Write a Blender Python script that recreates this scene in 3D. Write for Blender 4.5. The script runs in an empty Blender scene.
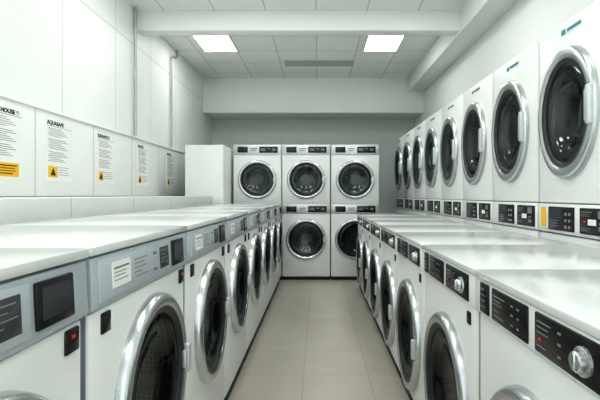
import bpy, bmesh, math
from math import radians, sin, cos, pi
from mathutils import Vector, Matrix
sc = bpy.context.scene
COL = sc.collection

# ------------------------------------------------------------ materials
def mat(name, col, rough=0.4, metal=0.0, coat=0.0, emit=None, es=0, noise=0.0, nscale=20, bump=0.0, spec=None):
    m = bpy.data.materials.new(name); m.use_nodes = True
    nt = m.node_tree; b = nt.nodes['Principled BSDF']
    b.inputs['Base Color'].default_value = (*col, 1)
    b.inputs['Roughness'].default_value = rough
    b.inputs['Metallic'].default_value = metal
    b.inputs['Coat Weight'].default_value = coat
    if spec is not None: b.inputs['Specular IOR Level'].default_value = spec
    if emit:
        b.inputs['Emission Color'].default_value = (*emit, 1)
        b.inputs['Emission Strength'].default_value = es
    if noise or bump:
        tc = nt.nodes.new('ShaderNodeTexCoord'); n = nt.nodes.new('ShaderNodeTexNoise')
        n.inputs['Scale'].default_value = nscale; n.inputs['Detail'].default_value = 4
        nt.links.new(tc.outputs['Object'], n.inputs['Vector'])
        if noise:
            r = nt.nodes.new('ShaderNodeMapRange')
            r.inputs['To Min'].default_value = 1 - noise; r.inputs['To Max'].default_value = 1 + noise * .4
            nt.links.new(n.outputs['Fac'], r.inputs['Value'])
            mx = nt.nodes.new('ShaderNodeVectorMath'); mx.operation = 'SCALE'
            mx.inputs[0].default_value = col
            nt.links.new(r.outputs[0], mx.inputs['Scale'])
            nt.links.new(mx.outputs[0], b.inputs['Base Color'])
        if bump:
            bp = nt.nodes.new('ShaderNodeBump'); bp.inputs['Strength'].default_value = bump
            bp.inputs['Distance'].default_value = .002
            nt.links.new(n.outputs['Fac'], bp.inputs['Height']); nt.links.new(bp.outputs[0], b.inputs['Normal'])
    return m

def tile_mat(name, c1, c2, cm, bw, bh, mortar, rough, axes='XY', off=(0, 0), stagger=0.0, dirt=0.05):
    m = bpy.data.materials.new(name); m.use_nodes = True
    nt = m.node_tree; b = nt.nodes['Principled BSDF']
    tc = nt.nodes.new('ShaderNodeTexCoord'); sp = nt.nodes.new('ShaderNodeSeparateXYZ'); cb = nt.nodes.new('ShaderNodeCombineXYZ')
    nt.links.new(tc.outputs['Object'], sp.inputs[0])
    for i, a in enumerate(axes):
        ad = nt.nodes.new('ShaderNodeMath'); ad.operation = 'ADD'; ad.inputs[1].default_value = off[i] + 40 * (bw if i == 0 else bh)
        nt.links.new(sp.outputs[a], ad.inputs[0]); nt.links.new(ad.outputs[0], cb.inputs[i])
    br = nt.nodes.new('ShaderNodeTexBrick')
    br.offset = stagger; br.squash = 1
    br.inputs['Scale'].default_value = 1
    br.inputs['Brick Width'].default_value = bw; br.inputs['Row Height'].default_value = bh
    br.inputs['Mortar Size'].default_value = mortar; br.inputs['Mortar Smooth'].default_value = .2
    br.inputs['Color1'].default_value = (*c1, 1); br.inputs['Color2'].default_value = (*c2, 1); br.inputs['Mortar'].default_value = (*cm, 1)
    nt.links.new(cb.outputs[0], br.inputs['Vector'])
    n = nt.nodes.new('ShaderNodeTexNoise'); n.inputs['Scale'].default_value = 3.5; n.inputs['Detail'].default_value = 6
    nt.links.new(tc.outputs['Object'], n.inputs['Vector'])
    r = nt.nodes.new('ShaderNodeMapRange'); r.inputs['To Min'].default_value = 1 - dirt; r.inputs['To Max'].default_value = 1 + dirt
    nt.links.new(n.outputs['Fac'], r.inputs['Value'])
    v = nt.nodes.new('ShaderNodeVectorMath'); v.operation = 'SCALE'
    nt.links.new(br.outputs['Color'], v.inputs[0]); nt.links.new(r.outputs[0], v.inputs['Scale'])
    nt.links.new(v.outputs[0], b.inputs['Base Color'])
    b.inputs['Roughness'].default_value = rough
    return m

def glass_mat(name, tint, lo=.05):
    m = bpy.data.materials.new(name); m.use_nodes = True
    nt = m.node_tree; nt.nodes.remove(nt.nodes['Principled BSDF'])
    out = nt.nodes['Material Output']
    t = nt.nodes.new('ShaderNodeBsdfTransparent'); t.inputs[0].default_value = (*tint, 1)
    g = nt.nodes.new('ShaderNodeBsdfGlossy'); g.inputs['Roughness'].default_value = .06; g.inputs['Color'].default_value = (.8, .86, .87, 1)
    f = nt.nodes.new('ShaderNodeLayerWeight'); f.inputs['Blend'].default_value = .2
    mp = nt.nodes.new('ShaderNodeMapRange'); mp.inputs['To Min'].default_value = lo; mp.inputs['To Max'].default_value = .7
    nt.links.new(f.outputs['Fresnel'], mp.inputs['Value'])
    x = nt.nodes.new('ShaderNodeMixShader')
    nt.links.new(mp.outputs[0], x.inputs[0]); nt.links.new(t.outputs[0], x.inputs[1]); nt.links.new(g.outputs[0], x.inputs[2])
    nt.links.new(x.outputs[0], out.inputs['Surface'])
    return m

def drum_mat():
    m = mat('perforated_drum_steel', (.2, .22, .23), .38, metal=.7)
    nt = m.node_tree; b = nt.nodes['Principled BSDF']
    tc = nt.nodes.new('ShaderNodeTexCoord'); v = nt.nodes.new('ShaderNodeTexVoronoi'); v.inputs['Scale'].default_value = 60
    v.inputs['Randomness'].default_value = .1
    nt.links.new(tc.outputs['Object'], v.inputs['Vector'])
    r = nt.nodes.new('ShaderNodeValToRGB'); r.color_ramp.elements[0].position = .18; r.color_ramp.elements[1].position = .3
    r.color_ramp.elements[0].color = (.06, .065, .07, 1); r.color_ramp.elements[1].color = (.24, .26, .27, 1)
    nt.links.new(v.outputs['Distance'], r.inputs[0]); nt.links.new(r.outputs[0], b.inputs['Base Color'])
    return m

M = {}
M['enamel'] = mat('white_enamel', (.83, .86, .845), .3, noise=.03, nscale=3)
M['lid'] = mat('white_lid', (.66, .695, .685), .15, noise=.03, nscale=4)
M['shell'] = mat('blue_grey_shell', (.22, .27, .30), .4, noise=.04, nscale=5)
M['band'] = mat('silver_blue_band', (.46, .52, .56), .35, metal=.2, noise=.05, nscale=8)
M['silver'] = mat('silver_plastic', (.58, .62, .63), .3, metal=.5)
M['plate'] = mat('grey_label_plate', (.49, .55, .58), .35, metal=.15)
M['chrome'] = mat('brushed_chrome', (.60, .64, .65), .24, metal=.97)
M['whitering'] = mat('satin_silver_ring', (.54, .58, .585), .26, metal=.9)
M['darkring'] = mat('dark_gasket', (.025, .028, .03), .4)
M['glass'] = glass_mat('tinted_door_glass', (.34, .37, .38), .05)
M['smoke'] = glass_mat('smoky_door_glass', (.48, .52, .53), .09)
M['drum'] = drum_mat()
M['black'] = mat('black_panel', (.010, .011, .012), .24, spec=.4)
M['screen'] = mat('dark_screen', (.02, .028, .032), .15)
M['lcd'] = mat('grey_screen', (.05, .06, .065), .15)
M['kick'] = mat('black_plinth', (.012, .012, .013), .6)
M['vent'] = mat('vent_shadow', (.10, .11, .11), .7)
M['print'] = mat('pale_print', (.22, .235, .24), .5)
M['ink'] = mat('grey_ink', (.2, .2, .2), .7)
M['inkblack'] = mat('black_ink', (.012, .012, .012), .7)
M['inklight'] = mat('light_ink', (.34, .35, .34), .7)
M['paper'] = mat('white_paper', (.84, .86, .84), .6, noise=.03, nscale=6)
M['yellow'] = mat('yellow_print', (.85, .50, .02), .6)
M['red'] = mat('red_light', (.5, .02, .015), .4, emit=(1, .05, .03), es=.2)
M['teal'] = mat('teal_print', (.02, .25, .32), .5)
M['paint'] = mat('white_wall_paint', (.86, .89, .865), .55, noise=.04, nscale=1.2, bump=.1)
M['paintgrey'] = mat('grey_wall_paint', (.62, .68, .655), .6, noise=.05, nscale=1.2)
M['steel'] = mat('galvanised_pipe', (.44, .47, .46), .4, metal=.4)
M['lamp'] = mat('lamp_diffuser', (.9, .9, .9), .5, emit=(1, 1, .97), es=13.5)
M['floor'] = tile_mat('floor_tiles', (.455, .428, .37), (.475, .447, .388), (.395, .372, .325), .45, .45, .005, .22, off=(.1, .15), dirt=.09)
M['ceil'] = tile_mat('ceiling_tiles', (.83, .865, .84), (.86, .895, .87), (.58, .61, .60), .6, .6, .009, .7, off=(.02, .1))
M['wallL'] = tile_mat('wall_panels', (.84, .87, .845), (.825, .855, .83), (.58, .61, .59), .95, 5, .006, .5, axes='YZ', off=(.2, 2), dirt=.05)
M['clad'] = tile_mat('cladding_panels', (.84, .87, .85), (.83, .86, .84), (.48, .51, .49), .83, 5, .006, .42, axes='YZ', off=(.12, 2), dirt=.04)
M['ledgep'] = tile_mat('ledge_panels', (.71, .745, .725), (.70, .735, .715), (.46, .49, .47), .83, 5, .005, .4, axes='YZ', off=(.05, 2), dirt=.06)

# ------------------------------------------------------------ mesh helpers
def add_box(bm, x0, x1, y0, y1, z0, z1, bev=0, seg=2):
    r = bmesh.ops.create_cube(bm, size=1)
    vs = r['verts']
    for v in vs:
        v.co = Vector(((x0 + x1) / 2 + v.co.x * (x1 - x0), (y0 + y1) / 2 + v.co.y * (y1 - y0), (z0 + z1) / 2 + v.co.z * (z1 - z0)))
    if bev:
        es = {e for v in vs for e in v.link_edges}
        bmesh.ops.bevel(bm, geom=list(es), offset=bev, segments=seg, profile=.5, affect='EDGES')

def add_lathe(bm, prof, cx, cz, sx=1, sz=1, seg=56):
    rings = []
    for r, y in prof:
        if r < 1e-5:
            rings.append([bm.verts.new((cx, y, cz))])
        else:
            rings.append([bm.verts.new((cx + sx * r * cos(2 * pi * i / seg), y, cz + sz * r * sin(2 * pi * i / seg))) for i in range(seg)])
    for a, b in zip(rings, rings[1:]):
        for i in range(seg):
            j = (i + 1) % seg
            if len(a) == 1: bm.faces.new((a[0], b[i], b[j]))
            elif len(b) == 1: bm.faces.new((a[i], a[j], b[0]))
            else: bm.faces.new((a[i], a[j], b[j], b[i]))

def add_prism(bm, prof, x0, x1, bev=0):
    a = [bm.verts.new((x0, y, z)) for y, z in prof]; b = [bm.verts.new((x1, y, z)) for y, z in prof]
    n = len(prof); fs = [bm.faces.new(a), bm.faces.new(list(reversed(b)))]
    for i in range(n):
        j = (i + 1) % n
        fs.append(bm.faces.new((a[i], b[i], b[j], a[j])))
    if bev:
        es = {e for f in fs for e in f.edges}
        bmesh.ops.bevel(bm, geom=list(es), offset=bev, segments=2, profile=.5, affect='EDGES')

def add_tube(bm, pts, r, seg=12):
    rings = []
    for k, p in enumerate(pts):
        p = Vector(p)
        d = (Vector(pts[min(k + 1, len(pts) - 1)]) - Vector(pts[max(k - 1, 0)])).normalized()
        up = Vector((1, 0, 0))
        u = d.cross(up).normalized(); w = d.cross(u)
        rings.append([bm.verts.new(p + r * (cos(2 * pi * i / seg) * u + sin(2 * pi * i / seg) * w)) for i in range(seg)])
    for a, b in zip(rings, rings[1:]):
        for i in range(seg):
            j = (i + 1) % seg
            bm.faces.new((a[i], a[j], b[j], b[i]))
    bm.faces.new(rings[0]); bm.faces.new(rings[-1])

def mk(name, bm, m, parent=None, ang=32, recalc=True, label=None):
    if recalc: bmesh.ops.recalc_face_normals(bm, faces=bm.faces[:])
    me = bpy.data.meshes.new(name); bm.to_mesh(me); bm.free()
    me.materials.append(m)
    for p in me.polygons: p.use_smooth = True
    me.set_sharp_from_angle(angle=radians(ang))
    o = bpy.data.objects.new(name, me); COL.objects.link(o)
    if parent: o.parent = parent
    if label: o['label'] = label
    return o

def boxo(name, dims, m, parent=None, bev=0, label=None):
    bm = bmesh.new(); add_box(bm, *dims, bev=bev)
    return mk(name, bm, m, parent, label=label)

def root(name, label, cat, group=None):
    e = bpy.data.objects.new(name, None); e.empty_display_size = .1; COL.objects.link(e)
    e['label'] = label; e['category'] = cat
    if group: e['group'] = group
    return e

def copy_tree(o, parent=None):
    n = o.copy(); COL.objects.link(n)
    if parent: n.parent = parent
    for c in list(o.children): copy_tree(c, n)
    return n

def struct(name, dims, m, bev=0):
    o = boxo(name, dims, m, None, bev); o['kind'] = 'structure'; return o

def cut_hole(objs, cx, cz, rx, rz, y0, y1):
    """real round opening through the given parts, then baked into the mesh"""
    bm = bmesh.new()
    add_lathe(bm, [(0, y0), (1, y0), (1, y1), (0, y1)], cx, cz, rx, rz, 56)
    c = mk('cutter', bm, M['black'])
    for o in objs:
        md = o.modifiers.new('b', 'BOOLEAN'); md.operation = 'DIFFERENCE'; md.object = c; md.solver = 'EXACT'
        bpy.context.view_layer.update()
        dg = bpy.context.evaluated_depsgraph_get()
        me = bpy.data.meshes.new_from_object(o.evaluated_get(dg))
        o.modifiers.clear(); m0 = o.data.materials[0]; o.data = me
        me.materials.clear(); me.materials.append(m0)
        for p in me.polygons: p.use_smooth = True; p.material_index = 0
        me.set_sharp_from_angle(angle=radians(32))
    bpy.data.objects.remove(c)

def text_obj(name, s, size, m, parent, x, y, z, bold=.035):
    cu = bpy.data.curves.new(name, 'FONT'); cu.body = s; cu.size = size; cu.extrude = .0006; cu.offset = size * bold
    cu.space_character = 1.05
    t = bpy.data.objects.new(name + '_tmp', cu); COL.objects.link(t)
    bpy.context.view_layer.update()
    dg = bpy.context.evaluated_depsgraph_get()
    me = bpy.data.meshes.new_from_object(t.evaluated_get(dg))
    bpy.data.objects.remove(t)
    me.transform(Matrix.Translation((x, y, z)) @ Matrix.Rotation(radians(90), 4, 'X'))
    me.materials.clear(); me.materials.append(m)
    o = bpy.data.objects.new(name, me); COL.objects.link(o); o.parent = parent
    return o

def bars(name, rects, y, m, parent):
    bm = bmesh.new()
    for (x0, x1, z0, z1) in rects: add_box(bm, x0, x1, y - .0012, y, z0, z1)
    return mk(name, bm, m, parent)

# ------------------------------------------------------------ room
XL, XR, YB, YF, ZC = -2.14, 1.97, 8.7, -2.2, 3.43
struct('floor', (XL - .1, XR + .1, YF, YB + .1, -.1, 0), M['floor'])
struct('ceiling', (XL - .1, XR + .1, YF, YB + .1, ZC, ZC + .1), M['ceil'])
struct('wall_left', (XL - .1, XL, YF, YB, 0, ZC), M['wallL'])
struct('wall_right', (XR, XR + .1, YF, YB, 0, ZC), M['paint'])
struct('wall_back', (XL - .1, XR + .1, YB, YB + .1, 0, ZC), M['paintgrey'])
struct('trim_1', (XL, XR, 5.07, 5.24, 3.19, ZC), M['paint'], .006)      # cross beam
struct('trim_2', (XL, XR, 8.0, YB, 2.78, ZC), M['paint'], .006)          # bulkhead
struct('trim_3', (1.67, XR, YF, 8.0, 3.16, ZC), M['paint'], .006)        # side soffit
struct('trim_4', (XL, XL + .035, YF, 7.3, 1.24, 1.90), M['clad'], .004)  # cladding
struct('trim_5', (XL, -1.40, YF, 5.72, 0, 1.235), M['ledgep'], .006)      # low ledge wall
struct('trim_6', (XL, XL + .05, YF, 7.3, 1.90, 1.925), M['paint'], .004)

# ------------------------------------------------------------ machine doors
def door(parent, cut, cx, cz, r, y, ringm, sx=1, sz=1, handle='d', wide=.17, prot=.05, depth=.2, name='door', glass='glass'):
    w = r * wide
    q = r - w; g = q - .022
    cut_hole(cut, cx, cz, (g + .004) * sx, (g + .004) * sz, y - .02, y + depth + .01)
    bm = bmesh.new()
    add_lathe(bm, [(r, y), (r - .002, y - prot * .45), (r - .006, y - prot * .75), (r - .014, y - prot * .93), (r - w * .42, y - prot), (r - w * .8, y - prot * .97), (r - w * .95, y - prot * .85), (r - w, y - .002)], cx, cz, sx, sz, 72)
    d = mk(name, bm, ringm, parent, 50)
    bm = bmesh.new()
    add_lathe(bm, [(q + .001, y - prot * .80), (q - .018, y - prot * .62), (q - .022, y - prot * .45), (g, y + .02), (g - .012, y + .03)], cx, cz, sx, sz)
    mk('gasket', bm, M['darkring'], d, 25)
    bm = bmesh.new()
    add_lathe(bm, [(g, y - prot * .40), (g * .93, y - prot * .50), (g * .80, y - prot * .40), (g * .70, y - prot * .1), (g * .60, y + .015), (g * .35, y + .022), (0, y + .024)], cx, cz, sx, sz)
    mk('door_glass', bm, M[glass], d, 60)
    hx = cx + (r - w * .5) * sx
    bm = bmesh.new()
    if handle == 'd':
        add_box(bm, hx - .014, hx + .014, y - prot - .014, y - prot + .012, cz - .055, cz + .05, .006, 3)
        add_box(bm, hx - .030, hx, y - prot - .006, y - prot + .01, cz - .035, cz + .03, .005, 2)
    else:
        add_box(bm, hx - .014, hx + .018, y - prot - .020, y - prot + .012, cz - .10, cz + .10, .009, 3)
        add_box(bm, hx - .032, hx - .008, y - prot - .014, y - prot + .01, cz - .08, cz + .08, .006, 2)
    mk('handle', bm, M['silver'], d)
    bm = bmesh.new()
    add_lathe(bm, [(g - .006, y + .03), (g - .002, y + .04), (g - .002, y + depth - .02), (g - .03, y + depth), (g * .4, y + depth), (g * .35, y + depth - .02), (0, y + depth - .025)], cx, cz, sx, sz)
    for k in range(3):
        a = radians(90 + 120 * k); R = g - .03
        x, z = cx + sx * R * cos(a), cz + sz * R * sin(a)
        add_box(bm, x - .018, x + .018, y + .05, y + depth - .01, z - .018, z + .018, .008)
    mk('drum', bm, M['drum'], parent, 40)
    return d

def feet_plinth(parent, hw, dep, h=.07):
    boxo('plinth', (-hw + .01, hw - .01, .02, dep - .03, 0, h), M['kick'], parent, .004)

def washer_a(label, group, W):
    D, H = .74, 1.13; hw = W / 2
    e = root('washing_machine', label, 'washing machine', group)
    feet_plinth(e, hw, D, .09)
    bm = bmesh.new()
    add_prism(bm, [(.008, .08), (.008, .975), (.0, .985), (.010, 1.105), (D, 1.105), (D, .08)], -hw + .003, hw - .003, .004)
    body = mk('body', bm, M['shell'], e)
    fp = boxo('front_panel', (-hw + .010, hw - .010, 0, .03, .085, .972), M['enamel'], e, .008)
    bm = bmesh.new()
    add_box(bm, -hw, hw, -.012, D, 1.108, H, .004, 2)
    mk('lid', bm, M['lid'], e)
    bm = bmesh.new()
    add_prism(bm, [(-.010, .978), (-.013, .986), (-.007, 1.102), (.03, 1.106), (.03, .975)], -hw + .004, hw - .004, .003)
    cp = mk('control_panel', bm, M['band'], e)
    tl = math.atan2(.006, .116)
    def slant(o):
        o.data.transform(Matrix.Translation((0, -.011, 1.043)) @ Matrix.Rotation(-tl, 4, 'X'))
    d = boxo('display', (.175, .295, -.006, .01, -.045, .045), M['black'], cp, .004); slant(d)
    d2 = boxo('screen', (.187, .283, -.0075, 0, -.028, .034), M['screen'], d); slant(d2)
    d3 = boxo('label_plate', (-.33, .160, -.003, .01, -.050, .050), M['plate'], cp, .002); slant(d3)
    d4 = boxo('sticker', (-.27, -.165, -.0045, .008, -.028, .036), M['paper'], d3); slant(d4)
    d6 = boxo('program_panel', (.055, .135, -.0045, .008, -.034, .036), M['lcd'], d3, .002); slant(d6)
    d5 = bars('print', [(-.26, -.175, .018, .023), (-.26, -.19, .008, .010), (-.26, -.20, -.001, .001), (-.26, -.185, -.012, -.010), (-.14, -.05, .024, .0265), (-.14, -.07, .012, .014), (-.14, -.06, 0, .002), (-.14, -.09, -.012, -.010), (-.14, -.05, -.024, -.022), (.0, .025, .02, .028), (.0, .025, -.03, -.022)], -.0044, M['ink'], d3); slant(d5)
    d7 = bars('print', [(.065, .12, .022, .025), (.065, .10, .010, .012), (.065, .125, -.002, .000), (.065, .09, -.014, -.012)], -.0044, M['ink'], d6); slant(d7)
    b = boxo('status_module', (.285, .335, -.006, .02, .912, .964), M['black'], e, .004)
    boxo('indicator', (.302, .314, -.008, .0, .944, .951), M['red'], b)
    boxo('coin_module', (-.300, -.255, -.006, .02, .908, .96), M['black'], e, .004)
    door(e, (body, fp), .03, .640, .294, 0, M['chrome'], sx=.92, sz=1.0, handle='d', wide=.155, prot=.034)
    return e

def washer_b(label, group, W):
    D, H = .78, 1.0; hw = W / 2
    e = root('washing_machine', label, 'washing machine', group)
    feet_plinth(e, hw, D, .085)
    body = boxo('body', (-hw + .003, hw - .003, .008, D, .075, H - .02), M['shell'], e, .006)
    fp = boxo('front_panel', (-hw + .008, hw - .008, 0, .03, .08, .860), M['enamel'], e, .008)
    bm = bmesh.new(); add_box(bm, -hw, hw, -.014, D, H - .022, H, .004, 2)
    mk('lid', bm, M['lid'], e)
    cp = boxo('control_panel', (-hw + .006, hw - .006, -.008, .03, .864, .976), M['enamel'], e, .004)
    dd = boxo('display', (-.320, -.248, -.013, 0, .872, .968), M['black'], cp, .005)
    s = boxo('program_panel', (-.225, -.0, -.013, 0, .872, .968), M['black'], cp, .005)
    k = boxo('selector_panel', (.035, .300, -.013, 0, .872, .968), M['black'], cp, .005)
    bars('print', [(-.308, -.28, .947, .951), (-.308, -.265, .930, .932), (-.308, -.27, .913, .915), (-.308, -.27, .893, .895)], -.013, M['print'], dd)
    bars('print', [(-.21, -.13, .947, .950), (-.21, -.16, .935, .937), (-.21, -.15, .925, .927), (-.21, -.17, .905, .907), (-.21, -.14, .890, .892), (-.09, -.078, .944, .949), (-.055, -.043, .944, .949), (-.09, -.078, .919, .924), (-.055, -.043, .919, .924), (-.09, -.078, .892, .897), (-.055, -.043, .892, .897)], -.013, M['print'], s)
    bars('print', [(.05, .11, .947, .950), (.05, .10, .935, .937), (.05, .09, .89, .892), (.05, .10, .922, .924), (.14, .152, .944, .949), (.14, .152, .919, .924), (.14, .152, .892, .897)], -.013, M['print'], k)
    boxo('indicator', (.058, .070, -.0145, -.01, .905, .910), M['red'], k)
    bm = bmesh.new()
    add_lathe(bm, [(.031, -.012), (.030, -.018), (.026, -.020), (.022, -.021), (.021, -.030), (.018, -.033), (0, -.033)], .232, .919, seg=36)
    add_box(bm, .227, .237, -.037, -.020, .901, .937, .003)
    mk('knob', bm, M['chrome'], k)
    boxo('status_module', (.265, .30, -.006, .02, .79, .835), M['black'], e, .004)
    door(e, (body, fp), .01, .435, .306, 0, M['whitering'], sx=.92, sz=1.04, handle='d', wide=.15, prot=.034)
    return e

def dryer_stack(label, group):
    W, D, H = .706, .56, 2.23; hw = W / 2
    e = root('stacked_dryer', label, 'dryer', group)
    feet_plinth(e, hw, D, .08)
    body = boxo('body', (-hw + .003, hw - .003, .010, D, .07, H - .012), M['shell'], e, .008)
    up = boxo('upper_panel', (-hw + .006, hw - .006, -.004, .03, 1.205, H), M['enamel'], e, .010)
    boxo('lower_panel', (-hw + .006, hw - .006, -.004, .03, .08, 1.02), M['enamel'], e, .010)
    cp = boxo('control_panel', (-hw + .006, hw - .006, -.008, .03, 1.028, 1.198), M['enamel'], e, .006)
    a = boxo('display', (-.225, .035, -.014, 0, 1.045, 1.182), M['black'], cp, .005)
    boxo('screen', (-.210, -.075, -.0155, -.01, 1.115, 1.172), M['lcd'], a)
    bt = [(-.2, -.11, 1.100, 1.103), (-.2, -.13, 1.085, 1.088), (-.2, -.12, 1.070, 1.073), (-.2, -.15, 1.056, 1.059)]
    for i in range(2):
        for j in range(3):
            bt.append((-.05 + i * .036, -.030 + i * .036, 1.062 + j * .036, 1.078 + j * .036))
    bars('print', bt, -.014, M['print'], a)
    c = boxo('coin_panel', (.085, .325, -.014, 0, 1.045, 1.182), M['black'], cp, .005)
    bars('print', [(.10, .19, 1.160, 1.164), (.10, .17, 1.150, 1.152), (.10, .18, 1.140, 1.142), (.24, .295, 1.13, 1.17), (.10, .18, 1.075, 1.078), (.10, .16, 1.064, 1.067), (.245, .29, 1.07, 1.09), (.25, .285, 1.10, 1.112)], -.014, M['ink'], c)
    boxo('indicator', (.125, .14, -.0155, -.01, 1.107, 1.114), M['red'], c)
    boxo('sticker', (.16, .225, -.0155, -.012, 1.095, 1.125), M['paper'], c)
    l = boxo('logo_plate', (-.10, .10, -.0055, .0, 2.155, 2.19), M['paper'], e)
    bars('print', [(-.095, -.055, 2.158, 2.187), (-.04, .09, 2.163, 2.182)], -.0055, M['teal'], l)
    door(e, (body, up), -.03, 1.705, .33, -.004, M['whitering'], sx=.83, sz=1.12, handle='b', wide=.185, prot=.038, glass='smoke')
    return e

def back_stack(label, group):
    W, D, H = .712, .95, 2.0; hw = W / 2
    e = root('stacked_washer_dryer', label, 'washer dryer', group)
    feet_plinth(e, hw, D, .05)
    body = boxo('body', (-hw + .003, hw - .003, .006, D, .05, H - .008), M['enamel'], e, .006)
    fps = []
    for z0, z1 in ((1.118, 1.835), (.06, .970)):
        fps.append(boxo('front_panel', (-hw + .007, hw - .007, -.004, .03, z0, z1), M['enamel'], e, .008))
    for z0, z1 in ((1.842, 1.988), (.976, 1.110)):
        cp = boxo('control_panel', (-hw + .007, hw - .007, -.008, .03, z0, z1), M['silver'], e, .006)
        zm = (z0 + z1) / 2
        a = boxo('display', (-.29, -.14, -.013, 0, zm - .042, zm + .042), M['black'], cp, .004)
        c = boxo('screen', (.03, .30, -.013, 0, zm - .046, zm + .046), M['black'], cp, .004)
        bars('print', [(-.10, .0, zm + .01, zm + .02), (-.10, -.02, zm - .015, zm - .007)], -.008, M['inkblack'], cp)
        bars('print', [(.05, .12, zm - .02, zm + .02), (.15, .19, zm + .005, zm + .02), (.22, .27, zm - .02, zm + .02)], -.013, M['ink'], c)
    door(e, (body, fps[0]), 0, 1.475, .285, -.004, M['whitering'], handle='d', wide=.15, prot=.036)
    door(e, (body, fps[1]), 0, .60, .30, -.004, M['chrome'], handle='d', wide=.15, prot=.036)
    return e

# left row
SA, A0 = .735, .245
la = washer_a('white front-loading washer with silver-blue control band and chrome door', 'washers facing the aisle with silver-blue bands', SA - .010)
la.location = (-.53, A0 + SA / 2, 0); la.rotation_euler = (0, 0, radians(90))
for i in range(1, 8):
    n = copy_tree(la); n.location = (-.53, A0 + SA / 2 + SA * i, 0)
# right row
SB, B0 = .73, .72
rb = washer_b('white front-loading washer with black control panels and round silver knob', 'washers facing the aisle with black panels', SB - .010)
rb.location = (.54, B0 + SB / 2, 0); rb.rotation_euler = (0, 0, radians(-90))
for i in range(1, 7):
    n = copy_tree(rb); n.location = (.54, B0 + SB / 2 + SB * i, 0)
# right dryers
ds = dryer_stack('tall white stacked dryer with large oval door above washers', 'tall stacked dryers along the wall')
ds.location = (1.40, 2.01 + .3575, 0); ds.rotation_euler = (0, 0, radians(-90))
for i in range(1, 8):
    n = copy_tree(ds); n.location = (1.40, 2.01 + .3575 + .715 * i, 0)
ds['label'] = 'tall white stacked dryer with a yellow sticker beside its controls'
boxo('sticker', (-.315, -.255, -.0095, 0, 1.06, 1.175), M['yellow'], ds)
# back stacks
bs = back_stack('white stacked washer and dryer with two round black doors', 'stacked washer dryers at the end of the aisle')
bs.location = (-.892, 6.32, 0)
for x in (-.174, .544):
    n = copy_tree(bs); n.location = (x, 6.32, 0)

# tall white cabinet
cb = root('tall_cabinet', 'plain white tall cabinet beside the stacked machines', 'cabinet')
boxo('body', (-.26, .26, .02, .95, 0, 1.93), M['enamel'], cb, .006)
boxo('door', (-.256, .256, 0, .022, .05, 1.925), M['enamel'], cb, .005)
cb.location = (-1.537, 5.8, 0)

# ------------------------------------------------------------ posters
def triangle(parent, cx, cz, s, y):
    bm = bmesh.new()
    a = [bm.verts.new((cx + px * s, yy, cz + pz * s)) for yy in (y, y - .0012) for px, pz in ((-1, -.8), (1, -.8), (0, .95))]
    bm.faces.new(a[:3]); bm.faces.new(a[3:])
    for i in range(3): bm.faces.new((a[i], a[(i + 1) % 3], a[3 + (i + 1) % 3], a[3 + i]))
    mk('warning_symbol', bm, M['inkblack'], parent)

def poster(y, head, big, label, hx=-.165, hs=.042, yw=.085):
    e = root('poster', label, 'poster', 'notices on the wall')
    boxo('sheet', (-.17, .17, -.004, 0, 0, .50), M['paper'], e)
    if head: text_obj('heading', head, hs, M['inkblack'], e, hx, -.0045, .452, .05)
    rects = [(-.165, .165, .438, .442)]
    z = .418
    for k in range(19):
        if k not in (5, 12):
            rects.append((-.155 + .01 * (k % 3), .02 + .03 * ((k * 5) % 4), z, z + .0050))
        z -= .0142
    bars('printed_lines', rects, -.004, M['inklight'], e)
    if big == 'box':
        boxo('warning_box', (-.14, .14, -.0055, 0, .02, .115), M['yellow'], e)
        triangle(e, -.09, .066, .034, -.0055)
        bars('warning_lines', [(-.04, .12, .092, .100), (-.04, .10, .075, .080), (-.04, .11, .058, .063), (-.04, .08, .038, .045)], -.0055, M['inkblack'], e)
    else:
        boxo('warning_mark', (-.15, -.15 + yw, -.0055, 0, .035, .125), M['yellow'], e, .001)
        triangle(e, -.15 + yw / 2, .078, .034, -.0055)
        bars('warning_lines', [(-.135 + yw, .13, .115, .120), (-.135 + yw, .10, .095, .100), (-.135 + yw, .12, .075, .080), (-.135 + yw, .13, .055, .060)], -.004, M['inklight'], e)
    e.location = (XL + .035, y, 1.355); e.rotation_euler = (0, 0, radians(90))
poster(2.88, 'HOUSE &', 'box', 'white paper notice with black heading and yellow warning box', hx=-.035, hs=.041)
poster(3.50, 'AQUASAFE', 'mark', 'white paper notice with black heading and yellow patch', yw=.12)
poster(4.27, 'SURANCE S', 'mark', 'white paper notice with black heading and yellow patch')
poster(5.18, 'NOTICE', 'mark', 'white paper notice with small print and yellow patch')
poster(6.15, 'NOTICE', 'mark', 'small-print white notice with yellow patch')

# ------------------------------------------------------------ pipes
def pipe(pts, label, r=.016):
    bm = bmesh.new(); add_tube(bm, pts, r)
    o = mk('conduit_pipe', bm, M['steel'], None, 60); o['label'] = label; o['category'] = 'pipe'
    return o
pipe([(XL + .03, 4.97, 1.93), (XL + .03, 4.97, 3.42)], 'grey metal conduit running up the white wall')
pipe([(XL + .03, 6.2, 1.93), (XL + .03, 6.2, 3.18), (XL + .03, 6.21, 3.23), (XL + .03, 6.25, 3.27), (XL + .03, 6.38, 3.28), (XL + .03, 6.43, 3.31), (XL + .03, 6.44, 3.42)], 'thin grey conduit with a small bend near the ceiling', .014)

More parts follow.
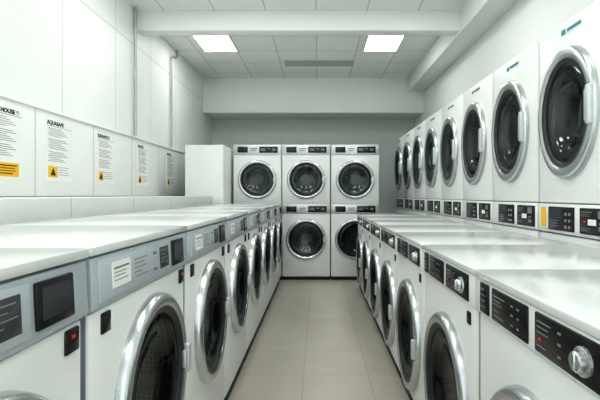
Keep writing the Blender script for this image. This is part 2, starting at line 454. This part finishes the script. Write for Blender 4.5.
# ------------------------------------------------------------ ceiling lights, added fill row and vent
def lamp(x, y):
    e = root('ceiling_and_fill_light', 'square recessed white ceiling light panel, lit; aisle row is added fill', 'ceiling light', 'ceiling light panels')
    bm = bmesh.new()
    for d in ((-.26, -.235, -.345, .345), (.235, .26, -.345, .345), (-.235, .235, -.345, -.32), (-.235, .235, .32, .345)):
        add_box(bm, d[0], d[1], d[2], d[3], -.02, 0)
    mk('frame', bm, M['enamel'], e)
    boxo('diffuser', (-.235, .235, -.32, .32, -.014, -.004), M['lamp'], e)
    e.location = (x, y, ZC)
for x, y in ((-1.46, 6.15), (.93, 6.15), (-1.3, 3.9), (.95, 3.9), (-.25, 3.9), (-1.3, 1.6), (.95, 1.6), (-.25, 1.6), (-1.3, -.7), (.95, -.7), (-.25, -.7)):  # middle row over the aisle is unseen, added as fill for machine fronts
    lamp(x, y)
v = root('air_vent', 'long grey slotted ceiling air vent', 'air vent')
bm = bmesh.new()
for d in ((-.6, .6, -.17, -.145), (-.6, .6, .145, .17), (-.6, -.57, -.145, .145), (.57, .6, -.145, .145)):
    add_box(bm, *d, -.008, 0)
mk('frame', bm, M['enamel'], v)
bm = bmesh.new()
for k in range(4):
    add_box(bm, -.57, .57, -.095 + k * .058, -.076 + k * .058, -.007, -.001)
mk('slats', bm, M['enamel'], v)
boxo('vent_slot_shade', (-.57, .57, -.145, .145, -.003, 0), M['vent'], v)  # dark sheet flush with the ceiling, painted as the shade between slats
v.location = (.02, 7.1, ZC)

# ------------------------------------------------------------ world, camera
w = bpy.data.worlds.new('World'); sc.world = w; w.use_nodes = True
w.node_tree.nodes['Background'].inputs[0].default_value = (.96, 1, .99, 1)
w.node_tree.nodes['Background'].inputs[1].default_value = 1.7
cam = bpy.data.cameras.new('Camera'); co = bpy.data.objects.new('Camera', cam); COL.objects.link(co)
cam.sensor_width = 36; cam.lens = 36 * 430 / 600
cam.shift_x = -18 / 600; cam.shift_y = -5 / 600
cam.clip_start = .02
co.location = (0, 0, 1.25); co.rotation_euler = (radians(90), 0, 0)
sc.camera = co
sc.view_settings.view_transform = 'Standard'
try: sc.view_settings.look = 'Medium High Contrast'
except Exception as ex: print('look', ex)
sc.view_settings.exposure = -.27
